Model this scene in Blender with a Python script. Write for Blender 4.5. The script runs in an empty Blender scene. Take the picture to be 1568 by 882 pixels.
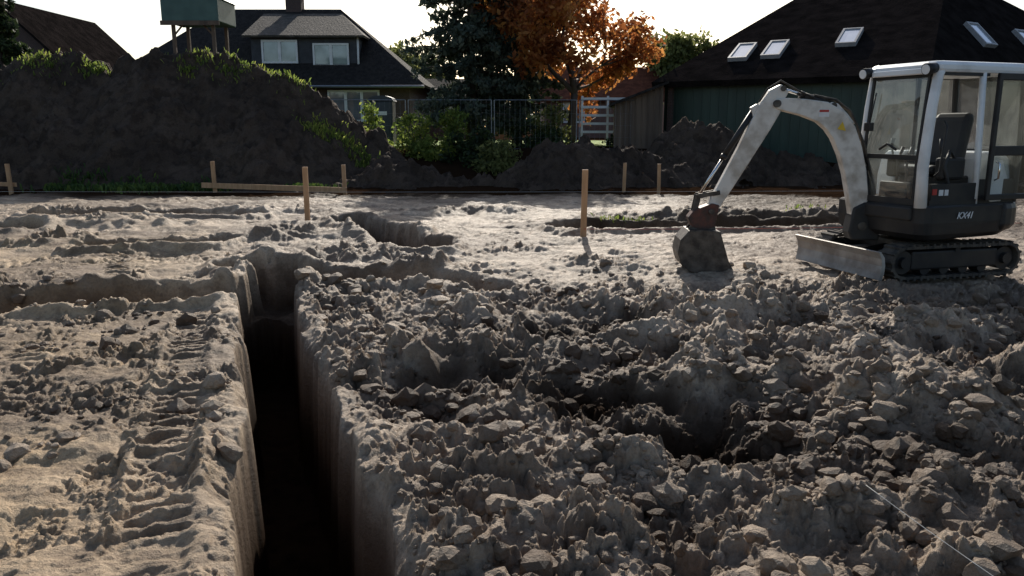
import bpy, math, random, time
import numpy as np
from mathutils import Vector, Matrix
T0=time.time()
random.seed(7); np.random.seed(7)
S=bpy.context.scene
S.view_settings.view_transform='Standard'; S.view_settings.look='None'; S.view_settings.exposure=0
COL=S.collection

# ------------------------------------------------------------------ materials
def new_mat(name):
    m=bpy.data.materials.new(name); m.use_nodes=True
    nt=m.node_tree; return m,nt,nt.nodes['Principled BSDF']
def mat(name,c1,c2=None,rough=.7,metal=0,scale=8,bump=0,bscale=None,detail=4,lo=.35,hi=.65,stretch=None,spec=.5):
    m,nt,b=new_mat(name); N=nt.nodes; L=nt.links
    b.inputs['Roughness'].default_value=rough; b.inputs['Metallic'].default_value=metal
    b.inputs['Specular IOR Level'].default_value=spec
    tc=N.new('ShaderNodeTexCoord'); src=tc.outputs['Object']
    if stretch:
        mp=N.new('ShaderNodeMapping'); mp.inputs['Scale'].default_value=stretch
        L.new(src,mp.inputs[0]); src=mp.outputs[0]
    nz=N.new('ShaderNodeTexNoise'); nz.inputs['Scale'].default_value=scale; nz.inputs['Detail'].default_value=detail
    L.new(src,nz.inputs[0])
    if c2 is None: c2=tuple(v*.8 for v in c1)
    r=N.new('ShaderNodeValToRGB'); r.color_ramp.elements[0].position=lo; r.color_ramp.elements[1].position=hi
    r.color_ramp.elements[0].color=(*c2,1); r.color_ramp.elements[1].color=(*c1,1)
    L.new(nz.outputs['Fac'],r.inputs[0]); L.new(r.outputs[0],b.inputs['Base Color'])
    if bump:
        n2=N.new('ShaderNodeTexNoise'); n2.inputs['Scale'].default_value=bscale or scale*3; n2.inputs['Detail'].default_value=5
        L.new(src,n2.inputs[0])
        bp=N.new('ShaderNodeBump'); bp.inputs['Strength'].default_value=1; bp.inputs['Distance'].default_value=bump
        L.new(n2.outputs['Fac'],bp.inputs['Height']); L.new(bp.outputs[0],b.inputs['Normal'])
    return m
def leaf_mat(name,c1,c2,c3,scale=.9,trans=.4):
    m,nt,b=new_mat(name); N=nt.nodes; L=nt.links
    b.inputs['Roughness'].default_value=.6; b.inputs['Specular IOR Level'].default_value=.3
    at=N.new('ShaderNodeAttribute'); at.attribute_name='rnd'
    tc=N.new('ShaderNodeTexCoord'); nz=N.new('ShaderNodeTexNoise'); nz.inputs['Scale'].default_value=scale; nz.inputs['Detail'].default_value=2
    L.new(tc.outputs['Object'],nz.inputs[0])
    ma=N.new('ShaderNodeMath'); ma.operation='MULTIPLY_ADD'; ma.inputs[1].default_value=.5
    L.new(at.outputs['Fac'],ma.inputs[0])
    m2=N.new('ShaderNodeMath'); m2.operation='MULTIPLY_ADD'; m2.inputs[1].default_value=1.3; m2.inputs[2].default_value=-.4
    L.new(nz.outputs['Fac'],m2.inputs[0]); L.new(m2.outputs[0],ma.inputs[2])
    r=N.new('ShaderNodeValToRGB'); e=r.color_ramp.elements
    e[0].color=(*c1,1); e[0].position=.15; e[1].color=(*c3,1); e[1].position=.85
    k=e.new(.5); k.color=(*c2,1)
    L.new(ma.outputs[0],r.inputs[0]); L.new(r.outputs[0],b.inputs['Base Color'])
    tr=N.new('ShaderNodeBsdfTranslucent'); L.new(r.outputs[0],tr.inputs[0])
    mx=N.new('ShaderNodeMixShader'); mx.inputs[0].default_value=trans
    L.new(b.outputs[0],mx.inputs[1]); L.new(tr.outputs[0],mx.inputs[2])
    L.new(mx.outputs[0],N['Material Output'].inputs[0])
    return m
def glass_mat(name,tint=(.86,.9,.9),f=.12):
    m,nt,b=new_mat(name); N=nt.nodes; L=nt.links
    t=N.new('ShaderNodeBsdfTransparent'); t.inputs[0].default_value=(*tint,1)
    nz=N.new('ShaderNodeTexNoise'); nz.inputs['Scale'].default_value=6; nz.inputs['Detail'].default_value=6
    mm=N.new('ShaderNodeMath'); mm.operation='MULTIPLY'; mm.inputs[1].default_value=.16; L.new(nz.outputs['Fac'],mm.inputs[0])
    d=N.new('ShaderNodeBsdfTranslucent'); d.inputs[0].default_value=(.6,.6,.57,1)
    mx0=N.new('ShaderNodeMixShader'); L.new(mm.outputs[0],mx0.inputs[0]); L.new(t.outputs[0],mx0.inputs[1]); L.new(d.outputs[0],mx0.inputs[2])
    g=N.new('ShaderNodeBsdfGlossy'); g.inputs['Roughness'].default_value=.03
    mx=N.new('ShaderNodeMixShader'); mx.inputs[0].default_value=f
    L.new(mx0.outputs[0],mx.inputs[1]); L.new(g.outputs[0],mx.inputs[2]); L.new(mx.outputs[0],N['Material Output'].inputs[0])
    return m
def soil_mat(name,dry,dry2,damp_shade,attr=True,bump=.02,sc=1.0,spec=.35,rough=.62):
    m,nt,b=new_mat(name); N=nt.nodes; L=nt.links
    b.inputs['Roughness'].default_value=rough; b.inputs['Specular IOR Level'].default_value=spec
    tc=N.new('ShaderNodeTexCoord'); o=tc.outputs['Object']
    def noise(s,d=5,r=.6):
        n=N.new('ShaderNodeTexNoise'); n.inputs['Scale'].default_value=s*sc; n.inputs['Detail'].default_value=d; n.inputs['Roughness'].default_value=r
        L.new(o,n.inputs[0]); return n.outputs['Fac']
    def ramp(x,a,bb,c0=(0,0,0),c1=(1,1,1)):
        r=N.new('ShaderNodeValToRGB'); r.color_ramp.elements[0].position=a; r.color_ramp.elements[1].position=bb
        r.color_ramp.elements[0].color=(*c0,1); r.color_ramp.elements[1].color=(*c1,1); L.new(x,r.inputs[0]); return r.outputs[0]
    def mix(f,a,bb):
        x=N.new('ShaderNodeMixRGB'); 
        if isinstance(f,float): x.inputs[0].default_value=f
        else: L.new(f,x.inputs[0])
        for i,v in ((1,a),(2,bb)):
            if isinstance(v,tuple): x.inputs[i].default_value=(*v,1)
            else: L.new(v,x.inputs[i])
        return x.outputs[0]
    c=mix(ramp(noise(1.1),.4,.62),dry,dry2)
    if attr:
        at=N.new('ShaderNodeAttribute'); at.attribute_name='tan'
        c=mix(at.outputs['Fac'],c,(.60,.42,.235))
    fine=ramp(noise(38,5,.7),.36,.52)
    c=mix(fine,mix(.35,c,damp_shade),c)
    f2=ramp(noise(5,6,.65),.42,.52,(.45,.45,.45),(0,0,0))
    c=mix(f2,c,damp_shade)
    if attr:
        at=N.new('ShaderNodeAttribute'); at.attribute_name='damp_shade'
        c=mix(at.outputs['Fac'],c,damp_shade)  # mask holds damp patches plus trench shade painted as colour
        at=N.new('ShaderNodeAttribute'); at.attribute_name='humus_shade'
        c=mix(at.outputs['Fac'],c,(.030,.017,.010))  # dark organic soil, and the painted shade deep in the trenches
        sp=N.new('ShaderNodeMath'); sp.operation='MULTIPLY_ADD'; sp.inputs[1].default_value=-spec; sp.inputs[2].default_value=spec
        L.new(at.outputs['Fac'],sp.inputs[0]); L.new(sp.outputs[0],b.inputs['Specular IOR Level'])
    L.new(c,b.inputs['Base Color'])
    ad=N.new('ShaderNodeMath'); ad.operation='MULTIPLY_ADD'; ad.inputs[1].default_value=.35
    L.new(noise(150,3,.7),ad.inputs[0]); L.new(noise(30,6,.7),ad.inputs[2])
    bp=N.new('ShaderNodeBump'); bp.inputs['Distance'].default_value=bump; bp.inputs['Strength'].default_value=1
    L.new(ad.outputs[0],bp.inputs['Height']); L.new(bp.outputs[0],b.inputs['Normal'])
    return m

# ------------------------------------------------------------------ mesh helpers
def empty(name,loc=(0,0,0),rz=0,parent=None):
    e=bpy.data.objects.new(name,None); e.empty_display_size=.2
    e.location=loc; e.rotation_euler=(0,0,rz); COL.objects.link(e)
    if parent: e.parent=parent
    return e
def obj(name,verts,faces,m=None,parent=None,smooth=False,bevel=0,loc=None,segs=2):
    me=bpy.data.meshes.new(name); me.from_pydata([tuple(v) for v in verts],[],[tuple(f) for f in faces]); me.update()
    o=bpy.data.objects.new(name,me); COL.objects.link(o)
    if m: me.materials.append(m)
    if parent: o.parent=parent
    if loc: o.location=loc
    if smooth: me.polygons.foreach_set('use_smooth',[True]*len(me.polygons))
    if bevel:
        b=o.modifiers.new('b','BEVEL'); b.width=bevel; b.segments=segs; b.limit_method='ANGLE'; b.angle_limit=math.radians(35)
    return o
def fast_mesh(name,V,F,m,attrs={},smooth=True,parent=None):
    V=np.asarray(V,dtype=np.float32); F=np.asarray(F,dtype=np.int32); k=F.shape[1]
    me=bpy.data.meshes.new(name); me.vertices.add(len(V)); me.vertices.foreach_set('co',V.ravel())
    me.loops.add(F.size); me.loops.foreach_set('vertex_index',F.ravel())
    me.polygons.add(len(F)); me.polygons.foreach_set('loop_start',np.arange(0,F.size,k,dtype=np.int32))
    me.polygons.foreach_set('loop_total',np.full(len(F),k,dtype=np.int32))
    me.polygons.foreach_set('use_smooth',np.full(len(F),smooth,dtype=bool))
    me.update(calc_edges=True)
    for a,v in attrs.items():
        at=me.attributes.new(a,'FLOAT','POINT'); at.data.foreach_set('value',np.asarray(v,dtype=np.float32).ravel())
    me.materials.append(m); o=bpy.data.objects.new(name,me); COL.objects.link(o)
    if parent: o.parent=parent
    return o
def box(name,x0,x1,y0,y1,z0,z1,m,parent=None,bevel=0):
    v=[(x0,y0,z0),(x1,y0,z0),(x1,y1,z0),(x0,y1,z0),(x0,y0,z1),(x1,y0,z1),(x1,y1,z1),(x0,y1,z1)]
    f=[(0,3,2,1),(4,5,6,7),(0,1,5,4),(1,2,6,5),(2,3,7,6),(3,0,4,7)]
    return obj(name,v,f,m,parent,bevel=bevel)
def prism(name,pts,y0,y1,m,parent=None,bevel=0,smooth=False):
    n=len(pts); v=[(p[0],y0,p[1]) for p in pts]+[(p[0],y1,p[1]) for p in pts]
    f=[tuple(range(n)),tuple(range(2*n-1,n-1,-1))]+[(i,i+n,(i+1)%n+n,(i+1)%n) for i in range(n)]
    return obj(name,v,f,m,parent,bevel=bevel,smooth=smooth)
def tube_data(path,radii,n=8,cap=True):
    V=[];F=[]
    P=[Vector(p) for p in path]
    up=None
    for i,p in enumerate(P):
        d=(P[min(i+1,len(P)-1)]-P[max(i-1,0)]).normalized()
        if up is None:
            up=Vector((0,0,1)) if abs(d.z)<.9 else Vector((1,0,0))
        a=d.cross(up).normalized(); b=a.cross(d).normalized(); up=b
        r=radii[i] if hasattr(radii,'__len__') else radii
        for k in range(n):
            t=2*math.pi*k/n; V.append(p+a*math.cos(t)*r+b*math.sin(t)*r)
    for i in range(len(P)-1):
        for k in range(n):
            k2=(k+1)%n; F.append((i*n+k,i*n+k2,(i+1)*n+k2,(i+1)*n+k))
    if cap:
        F.append(tuple(range(n-1,-1,-1))); F.append(tuple(range((len(P)-1)*n,len(P)*n)))
    return V,F
def tube(name,path,r,m,parent=None,n=10):
    V,F=tube_data(path,r,n); o=obj(name,V,F,m,parent)
    for p in o.data.polygons:
        if len(p.vertices)==4: p.use_smooth=True
    return o
class Acc:
    def __init__(s): s.V=[];s.F=[]
    def add(s,V,F):
        b=len(s.V); s.V+=[tuple(v) for v in V]; s.F+=[tuple(i+b for i in f) for f in F]
    def box(s,x0,x1,y0,y1,z0,z1):
        s.add([(x0,y0,z0),(x1,y0,z0),(x1,y1,z0),(x0,y1,z0),(x0,y0,z1),(x1,y0,z1),(x1,y1,z1),(x0,y1,z1)],
              [(0,3,2,1),(4,5,6,7),(0,1,5,4),(1,2,6,5),(2,3,7,6),(3,0,4,7)])
    def tube(s,path,r,n=6): s.add(*tube_data(path,r,n))
    def obj(s,name,m,parent=None,**k): return obj(name,s.V,s.F,m,parent,**k)

# ------------------------------------------------------------------ numpy noise (table based)
TB=np.random.RandomState(99).rand(65536).astype(np.float32)
def h2(ix,iy,seed):
    return TB[((ix*(1)+seed*37)&255)*256+((iy+seed*91)&255)]
def vn(x,y,seed=0):
    x=np.asarray(x,np.float32);y=np.asarray(y,np.float32)
    ix=np.floor(x);iy=np.floor(y);fx=x-ix;fy=y-iy
    ix=ix.astype(np.int32);iy=iy.astype(np.int32)
    fx=fx*fx*(3-2*fx);fy=fy*fy*(3-2*fy)
    r0=((ix+seed*37)&255)*256;r1=((ix+1+seed*37)&255)*256;c0=(iy+seed*91)&255;c1=(iy+1+seed*91)&255
    a=TB[r0+c0];b=TB[r1+c0];c=TB[r0+c1];d=TB[r1+c1]
    return ((a*(1-fx)+b*fx)*(1-fy)+(c*(1-fx)+d*fx)*fy)*2-1
def fbm(x,y,o=4,seed=0,g=.5,ridge=False):
    r=0;a=1;t=0
    for i in range(o):
        n=vn(x,y,seed+i*17)
        if ridge: n=.55-1.6*np.abs(n)
        r=r+a*n;t+=a;a*=g
        x,y=x*1.6+y*1.2+3.1,y*1.6-x*1.2+7.7
    return r/t*(1 if ridge else 1.5)
def clod(x,y,cell,seed,dens=.75):
    w1=vn(x/cell*1.9,y/cell*1.9,seed+5);w2=vn(x/cell*1.9+9,y/cell*1.9,seed+6)
    w3=vn(x/cell*4.3,y/cell*4.3,seed+7);w4=vn(x/cell*4.3+5,y/cell*4.3,seed+8)
    u=(x/cell+.30*w1+.13*w3).astype(np.float32);v=(y/cell+.30*w2+.13*w4).astype(np.float32)
    ix=np.floor(u).astype(np.int32);iy=np.floor(v).astype(np.int32);out=np.zeros_like(u)
    for dx in (-1,0,1):
        for dy in (-1,0,1):
            cx=ix+dx;cy=iy+dy
            k=h2(cx,cy,seed+2);jx=h2(cx,cy,seed);jy=h2(cx,cy,seed+1)
            r=np.where(k<dens,.2+.42*k/dens,1e-3)
            ex=u-cx-jx;ey=v-cy-jy
            d2=(ex*ex*(1+jy)+ey*ey*(2-jy))/(r*r)
            h=r*np.minimum(1.05*np.sqrt(np.maximum(0,1-d2)),.80+.6*(ex*(jx-.5)+ey*(jy-.5))/r)
            out=np.maximum(out,h)
    return out*cell
def ss(a,b,x):
    t=np.clip((x-a)/(b-a),0,1);return t*t*(3-2*t)
def seg(x,y,a,b):
    ax,ay=a;bx,by=b;dx=bx-ax;dy=by-ay;l2=dx*dx+dy*dy
    t=((x-ax)*dx+(y-ay)*dy)/l2;tc=np.clip(t,0,1)
    return np.hypot(x-ax-tc*dx,y-ay-tc*dy),t
# ------------------------------------------------------------------ terrain
TR=[((.3,-.2),(-2.62,8.15),.20,1.2,.075),
    ((-9.5,5.5),(-3.0,7.6),.36,.52,.08),
    ((-3.05,9.0),(-.3,8.05),.22,.42,.08),
    ((-2.9,13.8),(-1.1,10.4),.28,.55,.08),
    ((1.1,12.4),(6.5,12.8),.30,.42,.08),
    ((-8.5,14.3),(-4.9,14.6),.28,.35,.1),
    ((-10.5,12.0),(-7.9,12.3),.35,.32,.12),
    ((-5.6,10.6),(-4.2,10.9),.22,.25,.1),
    ((-2.62,8.1),(-2.75,9.0),.24,.50,.09)]
MND=[(2.2,6.8,.22,.75,.45),(1.5,6.5,.14,.5,.35),(-.25,6.8,.20,.5,.4),(2.5,4.4,.26,.6,.5),(2.5,5.6,.18,.5,.35),(1.2,4.85,.16,.45,.25),
     (.1,4.7,.14,.45,.3),(.7,5.7,.14,.6,.35),(3.4,6.2,.14,.7,.3),(-.2,3.6,.12,.35,.4),(1.5,3.1,.12,.45,.3),(3.6,4.8,.18,.5,.35),(-.9,5.4,.12,.3,.5),(1.2,5.9,.14,.4,.25),(.2,3.1,.1,.4,.25),
     (-3.4,11.6,.22,.5,.35),(-2.0,11.9,.2,.9,.4),(-.1,10.2,.10,.9,.3),(3.2,13.5,.24,2.4,.35),(-6.5,12.9,.18,1.4,.4),(6.3,13.6,.2,1.6,.35),
     (-1.95,9.8,.16,.9,.2),(-4.6,15.2,.15,1.5,.3),(-.6,15.4,.14,1.4,.35),(-8.0,14.9,.16,1.4,.3),(-4.1,8.0,.14,.7,.25),(-5.5,7.7,.14,.9,.3),(-6.6,11.2,.14,.8,.25),(-.9,8.8,.14,.9,.22),(1.0,9.3,.08,.9,.25)]
PIT=[(1.0,3.95,.30,.36,.32,1),(.42,4.75,.24,.32,.26,1),(2.95,4.55,.24,.36,.26,1),(.15,6.1,.14,.32,.22,.9),(1.5,5.35,.14,.34,.2,.7),(-.35,5.2,.15,.28,.25,.6),(1.9,5.0,.14,.28,.2,.8),(.7,3.1,.12,.24,.2,.4),(3.2,5.6,.14,.3,.2,.8),(2.1,3.6,.14,.28,.2,.5),(.9,6.5,.12,.35,.18,.6)]
def terrain(x,y):
    x=np.asarray(x,np.float32);y=np.asarray(y,np.float32)
    p=(x+.64+.35*(y-2.59))/1.06; q=-.33*(x+.64)+.944*(y-2.59)
    far=ss(7.4,9,y+.3*vn(x/.7,y/.7,8)); vfar=ss(22.5,28,y)
    right=ss(.16,.5,p)*(1-far); left=(1-ss(-.3,-.1,p))*(1-far)
    z=.05*fbm(x/2.5,y/2.5,3,1)
    rough=np.clip(.95*right+.5*(1-right)*(1-.45*far),0,1)
    rel=right*(.085*fbm(x/.8,y/.6,3,11)+.045*fbm(x/.5,y/.38,4,41,.5,True)+.035*fbm(x/.2,y/.17,4,47,.55)-.01)
    rel=rel+left*(.035*fbm(x/.6,y/.4,4,21)+.034*fbm(x/.5,y/.24,4,26,.55,True)*ss(-.5,.2,fbm(x/1.2,y/1.2,2,28)))
    n1=ss(-.35,.35,fbm(x/.9,y/.9,3,31))
    rel=rel+far*(.045*fbm(x/.9,y/.4,4,51)+.038*(.2+n1)*fbm(x/.45,y/.24,4,61,.55,True))
    wx=x+.22*vn(x/.33,y/.33,71)+.1*vn(x/.14,y/.14,72);wy=y+.22*vn(x/.33+7,y/.33,73)+.1*vn(x/.14+7,y/.14,74)
    for mx,my,h,rx,ry in MND:
        d=((wx-mx)/rx)**2+((wy-my)/ry)**2
        g=np.exp(-d*1.3)
        rel=rel+h*g*(1+.25*vn(x/.2,y/.2,77)); rough=np.maximum(rough,.9*g)
    humus_shade=np.zeros_like(x)
    for mx,my,h,rx,ry,hk in PIT:
        d=((wx-mx)/rx)**2+((wy-my)/ry)**2
        rel=rel-h*np.exp(-d*1.2); humus_shade=np.maximum(humus_shade,hk*.97*np.exp(-(d*.5)**2))
    z=z+rel
    def lane(pp,qq,w,on):
        m=(1-ss(w*.8,w*1.15,np.abs(pp)+.03*vn(qq/.12,pp/.12,6)))*on
        per=.112
        ch=qq+.25*np.abs(pp)+.02*vn(qq/.2,pp/.2,5)
        lug=ss(-.5,.7,np.sin(2*math.pi*ch/per)+.5*vn(qq/.05,pp/.05,15))
        return m,(-.03+.030*lug)*m
    brk=ss(-.55,.15,fbm(x/.35,y/.35,3,91))
    m1,l1=lane(p+.66+.02*vn(q/1.5,q*0,9),q,.13,(1-ss(6.2,6.8,q))*(.3+.7*brk))
    m2,l2=lane(p+1.72+.03*vn(q/1.5,q*0,19),q,.15,(1-ss(3.6,4.4,q))*(.7*brk))
    d3=((x-3.6)*.965+(y-5.2)*.26); q3=-.26*(x-3.6)+.965*(y-5.2)
    m3,l3=lane(d3,q3,.13,(1-ss(2.2,2.6,q3))*ss(-1.2,-.8,q3)*.8*brk)
    d4=(y-9.9-.12*(x+2)); m4,l4=lane(d4,x,.14,ss(-8,-7,x)*(1-ss(-3.6,-3.2,x))*brk)
    d5=(x+4.6+.5*(y-9)); m5,l5=lane(d5*.9,y,.14,ss(8.2,8.6,y)*(1-ss(11,12,y))*brk)
    mt=np.clip(m1+m2+m3+m4+m5,0,1)
    patch=ss(-.35,.25,fbm(x/.45,y/.45,3,101))
    rr=np.where(p>0,rough*(.6+.4*patch),rough*(.3+1.0*patch))*(1-.65*mt)
    near=1-ss(10,13,y)
    c=.55*clod(x,y,.29,200,.45)+.85*clod(x,y,.145,210,.5)+1.0*clod(x,y,.075,220,.6)+1.0*clod(x,y,.038,230,.6)*near
    z=z+rr*(c*1.15-.07)+(.016*fbm(x/.07,y/.07,3,240)+.010*fbm(x/.12,y/.1,3,245,.55,True))*rr
    z=z+l1+l2+l3+l4+l5
    z=z+.03*np.exp(-((np.abs(p+.66)-.17)/.04)**2)*(1-ss(6.2,6.8,q))*left*(.4+.6*patch)
    damp_shade=.6*ss(-.15,.45,fbm(x/1.1,y/1.1,5,300))
    damp_shade=np.maximum(damp_shade,.85*right*(1-ss(-.09,.12,rel+.06*vn(x/.1,y/.1,2))))  # soil tone gets darker in the hollows of the relief
    damp_shade=np.maximum(damp_shade,.65*(1-right)*(1-ss(-.07,.015,rel+.02*vn(x/.1,y/.1,2))))
    wob=.03*vn(x/.2,y/.2,310)+.05*vn(x/.6,y/.6,311)+.009*vn(x/.08,y/.08,312)
    for i,(a,b,hw,dep,wall) in enumerate(TR):
        d,t=seg(x,y,a,b)
        d=d+wob*(1 if i==0 else 2.4)
        ins=1-ss(hw,hw+wall,d)
        if i==0:
            cham=np.exp(-((d-hw-.05)/.09)**2)*np.clip(.3+1.0*vn(x/.22,y/.22,314),0,1); z=z-.12*cham
        rim=np.exp(-((d-hw-wall-.09)/.10)**2)*(.04 if i==0 else .09)
        z=z+rim*(z>-.3)
        z=np.minimum(z,z*(1-ins)+ins*(-dep+.04*vn(x/.3,y/.3,320)+.03*vn(x/.08,y/.08,321)))
        damp_shade=np.maximum(damp_shade,ins*(.9 if i==0 else .85))  # inside the trenches shade is painted into the soil colour
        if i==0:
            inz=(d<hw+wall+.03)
            damp_shade=np.maximum(damp_shade,inz*(.5+.45*ss(-.1,-.35,z))*ss(-.03,-.1,z)); humus_shade=np.maximum(humus_shade,ss(-.35,-.8,z)*inz)  # main trench: painted shade deepens down the walls to the floor
        else: humus_shade=np.maximum(humus_shade,.6*ins)  # cross trenches: shade put in as a dark soil colour
    tan=np.clip(ss(.3,-1.5,p)*(.6+.4*ss(-.3,.4,fbm(x/1.1,y/1.1,3,401)))*(1-.75*ss(9,14,y)),0,1)
    z=z*(1-ss(20,22,y)*.8)+.9*vfar
    humus_shade=np.maximum(humus_shade,ss(17.0,19.0,y+.8*vn(x/2,y/2,5)))
    humus_shade=np.maximum(humus_shade,.8*np.exp(-((y-13.0)/.7)**2)*ss(.8,1.4,x))
    humus_shade=np.maximum(humus_shade,.7*ss(3,5,x)*ss(14.5,16,y+.6*vn(x/1.5,y/1.5,15)))
    damp_shade=np.maximum(damp_shade,.55*ss(-.05,.5,fbm(x/2,y/.7,3,444))*far)
    return z,damp_shade,tan,humus_shade
def gz(x,y): return float(terrain(np.array([float(x)]),np.array([float(y)]))[0][0])

NX=1000
ys=np.concatenate([[-30,-15,-6,-2,0,.8],np.geomspace(1.6,24,1000),np.geomspace(24.6,700,34)])
t=np.linspace(-1,1,NX)
W=.76*np.maximum(ys,1.6)+.8; W[:6]=[25,16,9,5,3,2.4]; W[-34:]*=np.linspace(1,2.5,34)
X=(t[None,:]*W[:,None]); Y=np.repeat(ys[:,None],NX,1)
z,damp_shade,tan,hum=terrain(X.ravel(),Y.ravel())
V=np.stack([X.ravel(),Y.ravel(),z],1)
r=np.arange(len(ys)-1)[:,None]*NX; c=np.arange(NX-1)[None,:]; i0=(r+c).ravel()
F=np.stack([i0,i0+1,i0+NX+1,i0+NX],1)
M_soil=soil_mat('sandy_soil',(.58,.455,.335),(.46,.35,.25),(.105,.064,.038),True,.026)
fast_mesh('ground',V,F,M_soil,dict(damp_shade=damp_shade,tan=tan,humus_shade=hum))
print('terrain',time.time()-T0)

def ico():
    import bmesh
    bm=bmesh.new(); bmesh.ops.create_icosphere(bm,subdivisions=2,radius=1)
    v=np.array([x.co[:] for x in bm.verts]); f=np.array([[q.index for q in p.verts] for p in bm.faces]); bm.free(); return v,f
iv,iF=ico()
tmpl=[]
rs=np.random.RandomState(3)
for k in range(14):
    v=iv*np.array([1,.65+.3*rs.rand(),.5+.25*rs.rand()])*1.15
    for j in range(9):
        n=rs.normal(size=3);n/=np.linalg.norm(n);d=.45+.35*rs.rand()
        v=v-n*np.maximum(0,v@n-d)[:,None]*.85
    v=v+rs.normal(size=v.shape)*.045
    tmpl.append(v)
pts=[]
R=np.random.rand
while len(pts)<5200:
    n=6000; yy=np.exp(np.log(2.0)+R(n)*np.log(9/2.0)); xx=(R(n)*2-1)*(.75*yy+.6)
    p=(xx+.64+.35*(yy-2.59))/1.06
    cl=ss(-.1,.6,fbm(xx/.5,yy/.5,3,700))
    pr=np.where(p>.3,.15+.85*cl,np.where(p<-.35,.28*cl,0))*(1-.8*ss(7,8.5,yy))
    for i in np.nonzero(R(n)<pr)[0]: pts.append((xx[i],yy[i]))
pts=np.array(pts); zz,pd,pt,ph=terrain(pts[:,0],pts[:,1])
rad=.008+.06*R(len(pts))**7+.010*R(len(pts)); rad*=(1+.06*pts[:,1])
VV=[];FF=[];b=0;kd=[];kh=[]
for (x,y),z0,s,d_,h_ in zip(pts,zz,rad,pd,ph):
    if z0<-.3: continue
    v=tmpl[random.randrange(14)]; a=random.random()*6.28; ca,sa=math.cos(a),math.sin(a)
    w=np.stack([v[:,0]*ca-v[:,1]*sa+x/s,v[:,0]*sa+v[:,1]*ca+y/s,v[:,2]+(z0+s*.12)/s],1)*s
    VV.append(w);FF.append(iF+b);b+=len(v);kd.append(min(1,d_+.4*random.random()));kh.append(h_)
n=len(iv)
fast_mesh('soil_clods',np.concatenate(VV),np.concatenate(FF),M_soil,dict(damp_shade=np.repeat(kd,n),tan=np.zeros(n*len(kd)),humus_shade=np.repeat(kh,n)),False)

M_humus=soil_mat('topsoil',(.12,.086,.064),(.075,.054,.041),(.018,.013,.010),False,.06,.6,.08,.8)
def heap(name,prof,yc,front,back,x0,x1,y0,y1,step,seed):
    xs=np.arange(x0,x1,step);ysx=np.arange(y0,y1,step);X,Y=np.meshgrid(xs,ysx);x=X.ravel();y=Y.ravel()
    px=[a for a,_ in prof];pz=[b for _,b in prof]
    xw=x+.25*vn(x/.9,y/.9,seed)
    hc=np.interp(xw,px,pz)
    yy=y-yc+.45*vn(x/2.2,y*0,seed+3)+.25*vn(x/.6,y/.6,seed+9)
    u=np.where(yy<0,-yy/front,yy/back)
    hm=max(pz)
    z=hc*(1-np.clip(u,0,1.3)*(.55+.45*hm/np.maximum(hc,.25))*1.0)
    z=np.where(z>hc-.25,hc-.25+ .25*np.tanh((z-hc+.25)/.25),z)
    z=np.maximum(z,-.4)
    g=.20*fbm(x/.9,y/.9,5,seed+20)+.16*fbm(x/3,y/3,2,seed+22)+.6*clod(x,y,.6,seed+30,.5)+1.0*clod(x,y,.28,seed+31,.6)+1.0*clod(x,y,.14,seed+32,.6)
    g=g-.16-.18*np.abs(vn(x/.4+.3*vn(y/.8,x/.8,4),y/2.5,seed+40))
    z=z+g
    NX=len(xs);r=np.arange(len(ysx)-1)[:,None]*NX;c=np.arange(NX-1)[None,:];i0=(r+c).ravel()
    F=np.stack([i0,i0+1,i0+NX+1,i0+NX],1)
    zf=z.reshape(X.shape)
    fast_mesh(name,np.stack([x,y,z],1),F,M_humus)
    return lambda a,b_: float(zf[min(max(int((b_-y0)/step),0),len(ysx)-1),min(max(int((a-x0)/step),0),NX-1)])
hz1=heap('topsoil_heap',[(-26,0),(-22,2.8),(-17,3.6),(-15.3,3.65),(-14.4,4.0),(-12.8,3.95),(-12.1,3.57),(-11.6,3.77),(-10.6,3.95),(-8.9,3.9),(-7.5,3.5),(-6.75,3.3),(-5.6,2.45),(-4.4,1.65),(-3.3,.85),(-2.2,.1),(-1.5,-.4)],
   24.5,4.2,3.8,-24,-1.0,19.2,29,.055,1000)
heap('topsoil_heap',[(-6,-.4),(-4.6,.6),(-3.4,.95),(-1.55,.48),(-.4,.35),(.3,.9),(.85,1.36),(2.1,1.5),(3.05,1.38),(4,.95),(4.5,.8),(5.8,.75),(7.7,.6),(9.5,.45),(14,.4),(18,.3),(20,-.2)],
   22.3,2.2,2.4,-6,19,19.4,25.5,.05,2000)
heap('topsoil_heap',[(3.2,-.3),(4,1.15),(4.7,1.75),(5.4,2.0),(6.3,1.88),(6.9,1.5),(8.3,.95),(10.3,.5),(12,.0)],
   24.4,2.4,2.0,3,11.5,21.6,26.8,.05,3000)
print('heaps',time.time()-T0)

# ------------------------------------------------------------------ leaves / trees
def leaves(centers,spread,n,size,seed,asp=1.0,droop=0):
    rs=np.random.RandomState(seed); C=np.asarray(centers,float); idx=rs.randint(0,len(C),n)
    sp=np.asarray(spread); 
    if sp.ndim==1: sp=sp[idx][:,None]
    off=rs.normal(size=(n,3)); off/=np.maximum(1e-6,np.linalg.norm(off,axis=1))[:,None]
    off*=(rs.rand(n)**.6)[:,None]
    P=C[idx]+off*sp
    a=rs.normal(size=(n,3)); a[:,2]-=droop; a/=np.linalg.norm(a,axis=1)[:,None]
    b=rs.normal(size=(n,3)); b-=a*(a*b).sum(1)[:,None]; b/=np.linalg.norm(b,axis=1)[:,None]
    s=size*(.6+.8*rs.rand(n))[:,None]
    V=np.stack([P-a*s*asp,P-b*s*.5,P+a*s*asp,P+b*s*.5],1).reshape(-1,3)
    F=np.arange(4*n).reshape(n,4)
    return V,F,np.repeat(rs.rand(n),4)
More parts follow.
